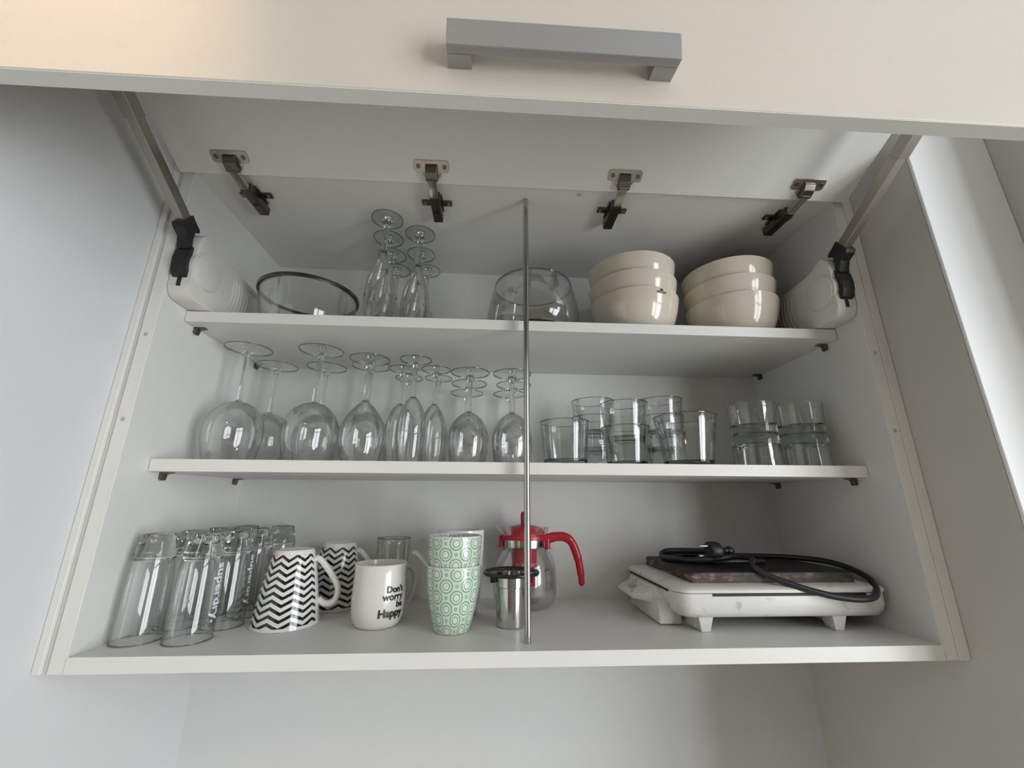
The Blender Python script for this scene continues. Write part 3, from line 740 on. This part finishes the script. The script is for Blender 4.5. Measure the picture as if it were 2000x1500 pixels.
add_tube(hd, spline3([(0.0370, -0.002, 0.0985), (0.0500, -0.003, 0.1020), (0.0660, -0.004, 0.1015), (0.0770, -0.005, 0.0930), (0.0850, -0.006, 0.0720), (0.0895, -0.006, 0.0480), (0.0905, -0.006, 0.0290)], 8),
         [0.0078]*8 + [0.0072]*14 + [0.0066]*12 + [0.0058]*8 + [0.0048]*5 + [0.0036] + [0.0022], 12, 0.85)
add_tube(hd, [(-0.0385, -0.008, 0.104), (-0.0392, -0.008, 0.086)], 0.0030, 8)
add_tube(hd, [(0.0360, -0.012, 0.100), (0.0362, -0.012, 0.084)], 0.0045, 8)
link('handle', hd, 'red_plastic', tp, smooth=True, auto=50)

# ------------------------------------------------------------------ tea strainer
ts = thing('tea_strainer', 'steel tea strainer basket with a black rim, in front of the teapot', 'strainer', (0.4660, 0.0960, 0.0005), 0)
link('basket', lathe([(0.0, 0.0), (0.0185, 0.0), (0.0198, 0.0015), (0.0200, 0.0470), (0.0212, 0.0480), (0.0214, 0.0630), (0.0200, 0.0632), (0.0190, 0.0470), (0.0185, 0.003), (0.0, 0.002)], 48), 'steel_polished', ts, smooth=True, auto=40)
rimp = [(0.0372, 0.0620), (0.0382, 0.0632), (0.0382, 0.0655), (0.0370, 0.0668), (0.0340, 0.0662), (0.0322, 0.0642), (0.0325, 0.0625), (0.0345, 0.0616)]
link('rim_ring', lathe(rimp, 56, close=True), 'black_plastic', ts, smooth=True, auto=60)
link('steel_collar', lathe([(0.0200, 0.0632), (0.0325, 0.0640), (0.0325, 0.0630), (0.0214, 0.0618)], 48, close=True), 'steel_polished', ts, smooth=True, auto=50)
for k in range(2):
    a = PI*k
    tb_ = box(0.0216, 0.0285, -0.006, 0.006, 0.0520, 0.0625, 0.0008)
    tb_.transform(Matrix.Rotation(a, 4, 'Z'))
    link('clip_tab', tb_, 'black_plastic', ts)

# ------------------------------------------------------------------ upper shelf: bowls and glass bowls
def bowl_proto():
    root = thing('bowl', '', 'bowl')
    hb_ = 0.0660
    o = smooth_prof([(0.0340, 0.0), (0.0400, 0.0015), (0.0525, 0.0095), (0.0610, 0.0205), (0.0668, 0.0345), (0.0710, 0.0500), (0.0738, hb_)], 5)
    link('body', cup_body(o, 0.0027), 'cream_ceramic', root, smooth=True, auto=50)
    return root
bp_ = bowl_proto(); g = 'cream bowls in two stacks'
spots = []
for s, (x, y, side) in enumerate(((0.6755, 0.1200, 'left'), (0.8500, 0.1220, 'right'))):
    for k, lv_ in enumerate(('bottom', 'middle', 'top')):
        if s == 0 and k == 0:
            lab = 'bottom bowl of the left cream stack, marked with a small crown logo'
        else:
            lab = '%s bowl of the %s-hand cream ceramic stack on the upper shelf' % (lv_, side)
        if s == 0 and k == 0:
            bp_.location = (x, y, S2); bp_['label'] = lab; bp_['group'] = g
        else:
            b_ = bp_.copy(); COL.objects.link(b_); b_.location = (x, y, S2+0.0315*k); b_['label'] = lab; b_['group'] = g
            c_ = bp_.children[0].copy(); COL.objects.link(c_); c_.parent = b_
# crown mark: small arched crown over two words of unreadable small print
lg = bmesh.new()
def bw(x, y):
    z = 0.0600 + y; r = 0.0735
    a = math.radians(-73.5) + x/0.0729
    return (r*math.cos(a), r*math.sin(a), z)
def flat(poly):
    lg.faces.new([lg.verts.new(bw(*p)) for p in poly])
k_ = 0.00088
flat([(-2.8*k_, 0), (2.8*k_, 0), (3.6*k_, 4.5*k_), (1.6*k_, 2.6*k_), (0, 6.5*k_), (-1.6*k_, 2.6*k_), (-3.6*k_, 4.5*k_)])
for x0, x1 in ((-9.5, -7.4), (-7.0, -5.2), (-4.8, -3.0), (-2.6, -0.7), (1.0, 3.0), (3.4, 5.4), (5.8, 7.6), (8.0, 9.8)):
    flat([(x0*k_, -3.2*k_), (x1*k_, -3.2*k_), (x1*k_, -0.9*k_), (x0*k_, -0.9*k_)])
flat([(-10*k_, -4.6*k_), (10.2*k_, -4.6*k_), (10.2*k_, -4.1*k_), (-10*k_, -4.1*k_)])
link('crown_logo', lg, 'print_brown', bp_)
# glass bowl with a steel rim
gb = thing('glass_bowl', 'clear glass bowl with a dark steel rim, beside the left lift mechanism', 'bowl', (0.1260, 0.1310, S2), 0)
o = smooth_prof([(0.0520, 0.0), (0.0610, 0.003), (0.0680, 0.018), (0.0720, 0.040), (0.0755, 0.0700)], 5)
link('body', lathe([(0.0, 0.0012)] + o + [(r-0.0016, z) for r, z in o[::-1] if z > 0.003] + [(0.0, 0.0035)], 64), 'glass_wall', gb, smooth=True, auto=60)
link('steel_rim', lathe([(0.0752, 0.0680), (0.0775, 0.0680), (0.0780, 0.0700), (0.0780, 0.0735), (0.0765, 0.0742), (0.0752, 0.0735)], 72, close=True), 'steel_rim', gb, smooth=True, auto=50)
link('rim_seal', lathe([(0.0732, 0.0690), (0.0752, 0.0686), (0.0752, 0.0725), (0.0732, 0.0715)], 72, close=True), 'black_plastic', gb, smooth=True, auto=50)
# round fishbowl vase
vs = thing('glass_vase', 'round clear fishbowl vase behind the steel rod on the upper shelf', 'vase', (0.5030, 0.1300, S2), 0)
o = smooth_prof([(0.0480, 0.0), (0.0620, 0.005), (0.0755, 0.022), (0.0790, 0.040), (0.0765, 0.062), (0.0715, 0.082), (0.0665, 0.1010)], 6)
link('body', lathe(o + [(r-0.0018, z) for r, z in o[::-1] if z > 0.0045], 64), 'glass_wall', vs, smooth=True, auto=60)
link('rim', lathe([(0.0648, 0.1006), (0.0666, 0.1006), (0.0666, 0.1018), (0.0648, 0.1018)], 64, close=True), 'glass_edge', vs, smooth=True, auto=50)
link('base', lathe([(0.0, 0.0065), (0.020, 0.0055), (0.040, 0.0008), (0.0480, 0.0), (0.0600, 0.0052), (0.0650, 0.013), (0.0560, 0.0110), (0.0400, 0.0230), (0.0200, 0.0320), (0.0, 0.0345)], 64), 'glass_solid', vs, smooth=True, auto=60)

# ------------------------------------------------------------------ electric hot-stone grill
gx0, gx1, gy0, gy1 = 0.6730, 0.9560, 0.0440, 0.2450
gr = thing('tabletop_grill', 'grubby white electric tabletop grill with black cord coiled on top', 'grill', ((gx0+gx1)/2, (gy0+gy1)/2, 0.0), 0)
GO = -Vector(gr.location)
def gpart(name, bm, mat, smooth=False, auto=None, parent=None):
    return link(name, bm, mat, parent or gr, GO if parent is None else (0, 0, 0), smooth, auto)
def rrect(x0, x1, y0, y1, r, n=6):
    pts = []
    for cx, cy_, a0 in ((x1-r, y1-r, 0), (x0+r, y1-r, 90), (x0+r, y0+r, 180), (x1-r, y0+r, 270)):
        for k in range(n+1):
            a = math.radians(a0 + 90*k/n); pts.append((cx+r*math.cos(a), cy_+r*math.sin(a)))
    return pts
def loft(loops, cap0=True, cap1=True):
    bm = bmesh.new(); rs = [[bm.verts.new(p) for p in l] for l in loops]; n = len(rs[0])
    for a, b in zip(rs[:-1], rs[1:]):
        for i in range(n): bm.faces.new((a[i], a[(i+1) % n], b[(i+1) % n], b[i]))
    if cap0: bm.faces.new(rs[0][::-1])
    if cap1: bm.faces.new(rs[-1])
    return bm
def rl(d, z, r=0.02): return [(x, y, z) for x, y in rrect(gx0+d, gx1-d, gy0+d, gy1-d, r)]
gpart('tray', loft([rl(0.016, 0.0165, 0.012), rl(0.008, 0.0185, 0.016), rl(0.0025, 0.0245), rl(0.0005, 0.033), rl(0.0005, 0.0465), rl(0.004, 0.0470)]), 'grubby_white_enamel', True, 40)
gpart('top_plate', loft([rl(0.002, 0.0472), rl(-0.0008, 0.0476), rl(-0.0012, 0.0510), rl(0.001, 0.0530), rl(0.008, 0.0548), rl(0.022, 0.0562)]), 'grubby_white_enamel', True, 40)
gpart('vent_slot', box(gx0+0.045, gx1-0.035, gy0-0.0004, gy0+0.003, 0.0438, 0.0466), 'black_slot')
gpart('vent_slot', box(gx0-0.0004, gx0+0.003, gy0+0.03, gy1-0.02, 0.0440, 0.0463), 'black_slot')
st = loft([[(x, y, z) for x, y in rrect(0.7010+d, 0.9290-d, 0.0630+d, 0.2270-d, 0.007, 4)] for d, z in ((0.0, 0.0560), (0.0, 0.0680), (0.0012, 0.0692))])
tag(gpart('grill_stone', st, 'burnt_stone', True, 40), 'burnt dark stone slab')
def foot(x, y, sx):
    bm = bmesh.new(); vs_ = []
    for z, hx, hy in ((0.0205, 0.0100, 0.012), (0.0004, 0.0055, 0.008)):
        vs_.append([bm.verts.new((x+a*hx, y+b*hy, z)) for a, b in ((-1, -1), (1, -1), (1, 1), (-1, 1))])
    for i in range(4): bm.faces.new((vs_[0][i], vs_[0][(i+1) % 4], vs_[1][(i+1) % 4], vs_[1][i]))
    bm.faces.new(vs_[0]); bm.faces.new(vs_[1][::-1])
    return bm
for fx in (0.7110, 0.8880):
    for fy in (0.0660, 0.2150):
        gpart('foot', foot(fx, fy, 1), 'grubby_white_enamel')
for fx in (0.7030, 0.8960):
    gpart('skirt', box(fx-0.0015, fx+0.0015, 0.0670, 0.2130, 0.0030, 0.0200, 0.0005), 'grubby_white_enamel')
# side control box with sloping handle plate on the left
cb = bmesh.new()
add_prism(cb, [(0.088, 0.001), (0.205, 0.001), (0.205, 0.044), (0.100, 0.044), (0.092, 0.036), (0.088, 0.022)], 0.6635, 0.6950, 0.003)
gpart('control_box', cb, 'grubby_white_enamel', True, 40)
pl_ = bmesh.new()
vs_ = [pl_.verts.new(p) for p in ((0.6640, 0.104, 0.0400), (0.6640, 0.200, 0.0400), (0.6420, 0.200, 0.0290), (0.6420, 0.128, 0.0290), (0.6640, 0.104, 0.0240), (0.6640, 0.200, 0.0240), (0.6420, 0.200, 0.0250), (0.6420, 0.128, 0.0250))]
for f in ((0, 1, 2, 3), (7, 6, 5, 4), (0, 3, 7, 4), (3, 2, 6, 7), (2, 1, 5, 6), (1, 0, 4, 5)): pl_.faces.new([vs_[i] for i in f])
bmesh.ops.bevel(pl_, geom=list(pl_.edges), offset=0.0015, segments=2, affect='EDGES', profile=0.5)
hp = gpart('side_handle', pl_, 'grubby_white_enamel', True, 40)
lb_ = bmesh.new()
for k in range(3):
    y0 = 0.150 + 0.0*k
    a0, a1 = 0.6495+0.0032*k, 0.6515+0.0032*k
    zf = lambda x: 0.0290 + (x-0.6420)*0.5 + 0.0003
    for j in range(4):
        q0, q1 = y0+0.006*j, y0+0.0045+0.006*j
        lb_.faces.new([lb_.verts.new((x, y, zf(x))) for x, y in ((a0, q0), (a1, q0), (a1, q1), (a0, q1))])
link('printed_label', lb_, 'print_grey', hp)
# cord and plug
zc = 0.0735
cord = spline3([(0.846, 0.130, 0.0735), (0.800, 0.122, 0.0745), (0.760, 0.128, 0.0735), (0.722, 0.160, 0.0735), (0.720, 0.195, 0.0735), (0.765, 0.207, 0.0735), (0.850, 0.190, 0.0740), (0.915, 0.165, 0.0745), (0.9475, 0.120, 0.072), (0.9480, 0.065, 0.0600), (0.920, 0.0325, 0.0440), (0.870, 0.0335, 0.0450), (0.815, 0.0490, 0.0600), (0.790, 0.0650, 0.0745), (0.800, 0.085, 0.0830), (0.790, 0.108, 0.0830), (0.760, 0.112, 0.0790), (0.728, 0.125, 0.0760), (0.710, 0.170, 0.0740), (0.722, 0.190, 0.0810), (0.760, 0.190, 0.0820), (0.800, 0.165, 0.0830), (0.800, 0.140, 0.0850)], 10)
gpart('power_cord', tube(cord, 0.0040, 10), 'black_rubber', True)
# plug lying on the stone, pins towards the left
pg = bmesh.new()
mt = Matrix.Translation((0.768, 0.118, 0.0920)) @ Matrix.Rotation(math.radians(100), 4, 'Z') @ Matrix.Rotation(math.radians(-90), 4, 'X')
add_lathe(pg, [(0.0, 0.016), (0.0165, 0.016), (0.0172, 0.014), (0.0172, 0.002), (0.0155, -0.004), (0.0090, -0.008), (0.0062, -0.014), (0.0060, -0.020), (0.0078, -0.021), (0.0078, -0.026), (0.0045, -0.032), (0.0, -0.032)], 28)
pg.transform(Matrix.Scale(0.78, 4)); 
mt = Matrix.Translation((0.7700, 0.1180, 0.0890)) @ Matrix.Rotation(math.radians(-92), 4, 'Y') @ Matrix.Rotation(0.3, 4, 'Z')
pg.transform(mt)
pl2 = gpart('plug', pg, 'black_rubber', True, 40)
for dz in (-0.0070, 0.0070):
    link('pin', tube([(0.7575, 0.1180-dz*0.4, 0.0890+dz), (0.7430, 0.1180-dz*0.4, 0.0890+dz)], 0.0019, 12), 'steel_polished', pl2, smooth=True, auto=50)

# ------------------------------------------------------------------ two warm ceiling downlights (out of view, above the camera)
def downlight(label, loc, aim, energy, cone):
    dl = thing('downlight', label, 'lamp', loc, 0, 'recessed ceiling spotlights')
    link('ring', lathe([(0.030, 0.0), (0.042, 0.0), (0.044, -0.004), (0.032, -0.006)], 32, close=True), 'rod_metal', dl, smooth=True)
    sl = bpy.data.lights.new('warm_spot', 'SPOT'); sl.energy = energy; sl.color = (1.0, 0.72, 0.42)
    sl.spot_size = math.radians(cone); sl.spot_blend = 1.0; sl.shadow_soft_size = 0.03
    so = bpy.data.objects.new('warm_spot', sl); COL.objects.link(so); so.location = (loc[0], loc[1], loc[2]-0.02)
    dv_ = Vector(aim) - Vector(so.location); so.rotation_euler = dv_.to_track_quat('-Z', 'Y').to_euler()
downlight('warm ceiling spotlight aimed at the upper left of the raised door', (0.12, -0.53, ZC), (0.125, -0.285, 0.50), 42, 28)
downlight('warm ceiling spotlight further back from the cabinet', (0.10, -1.55, ZC), (0.30, -0.20, 0.2), 3.5, 100)
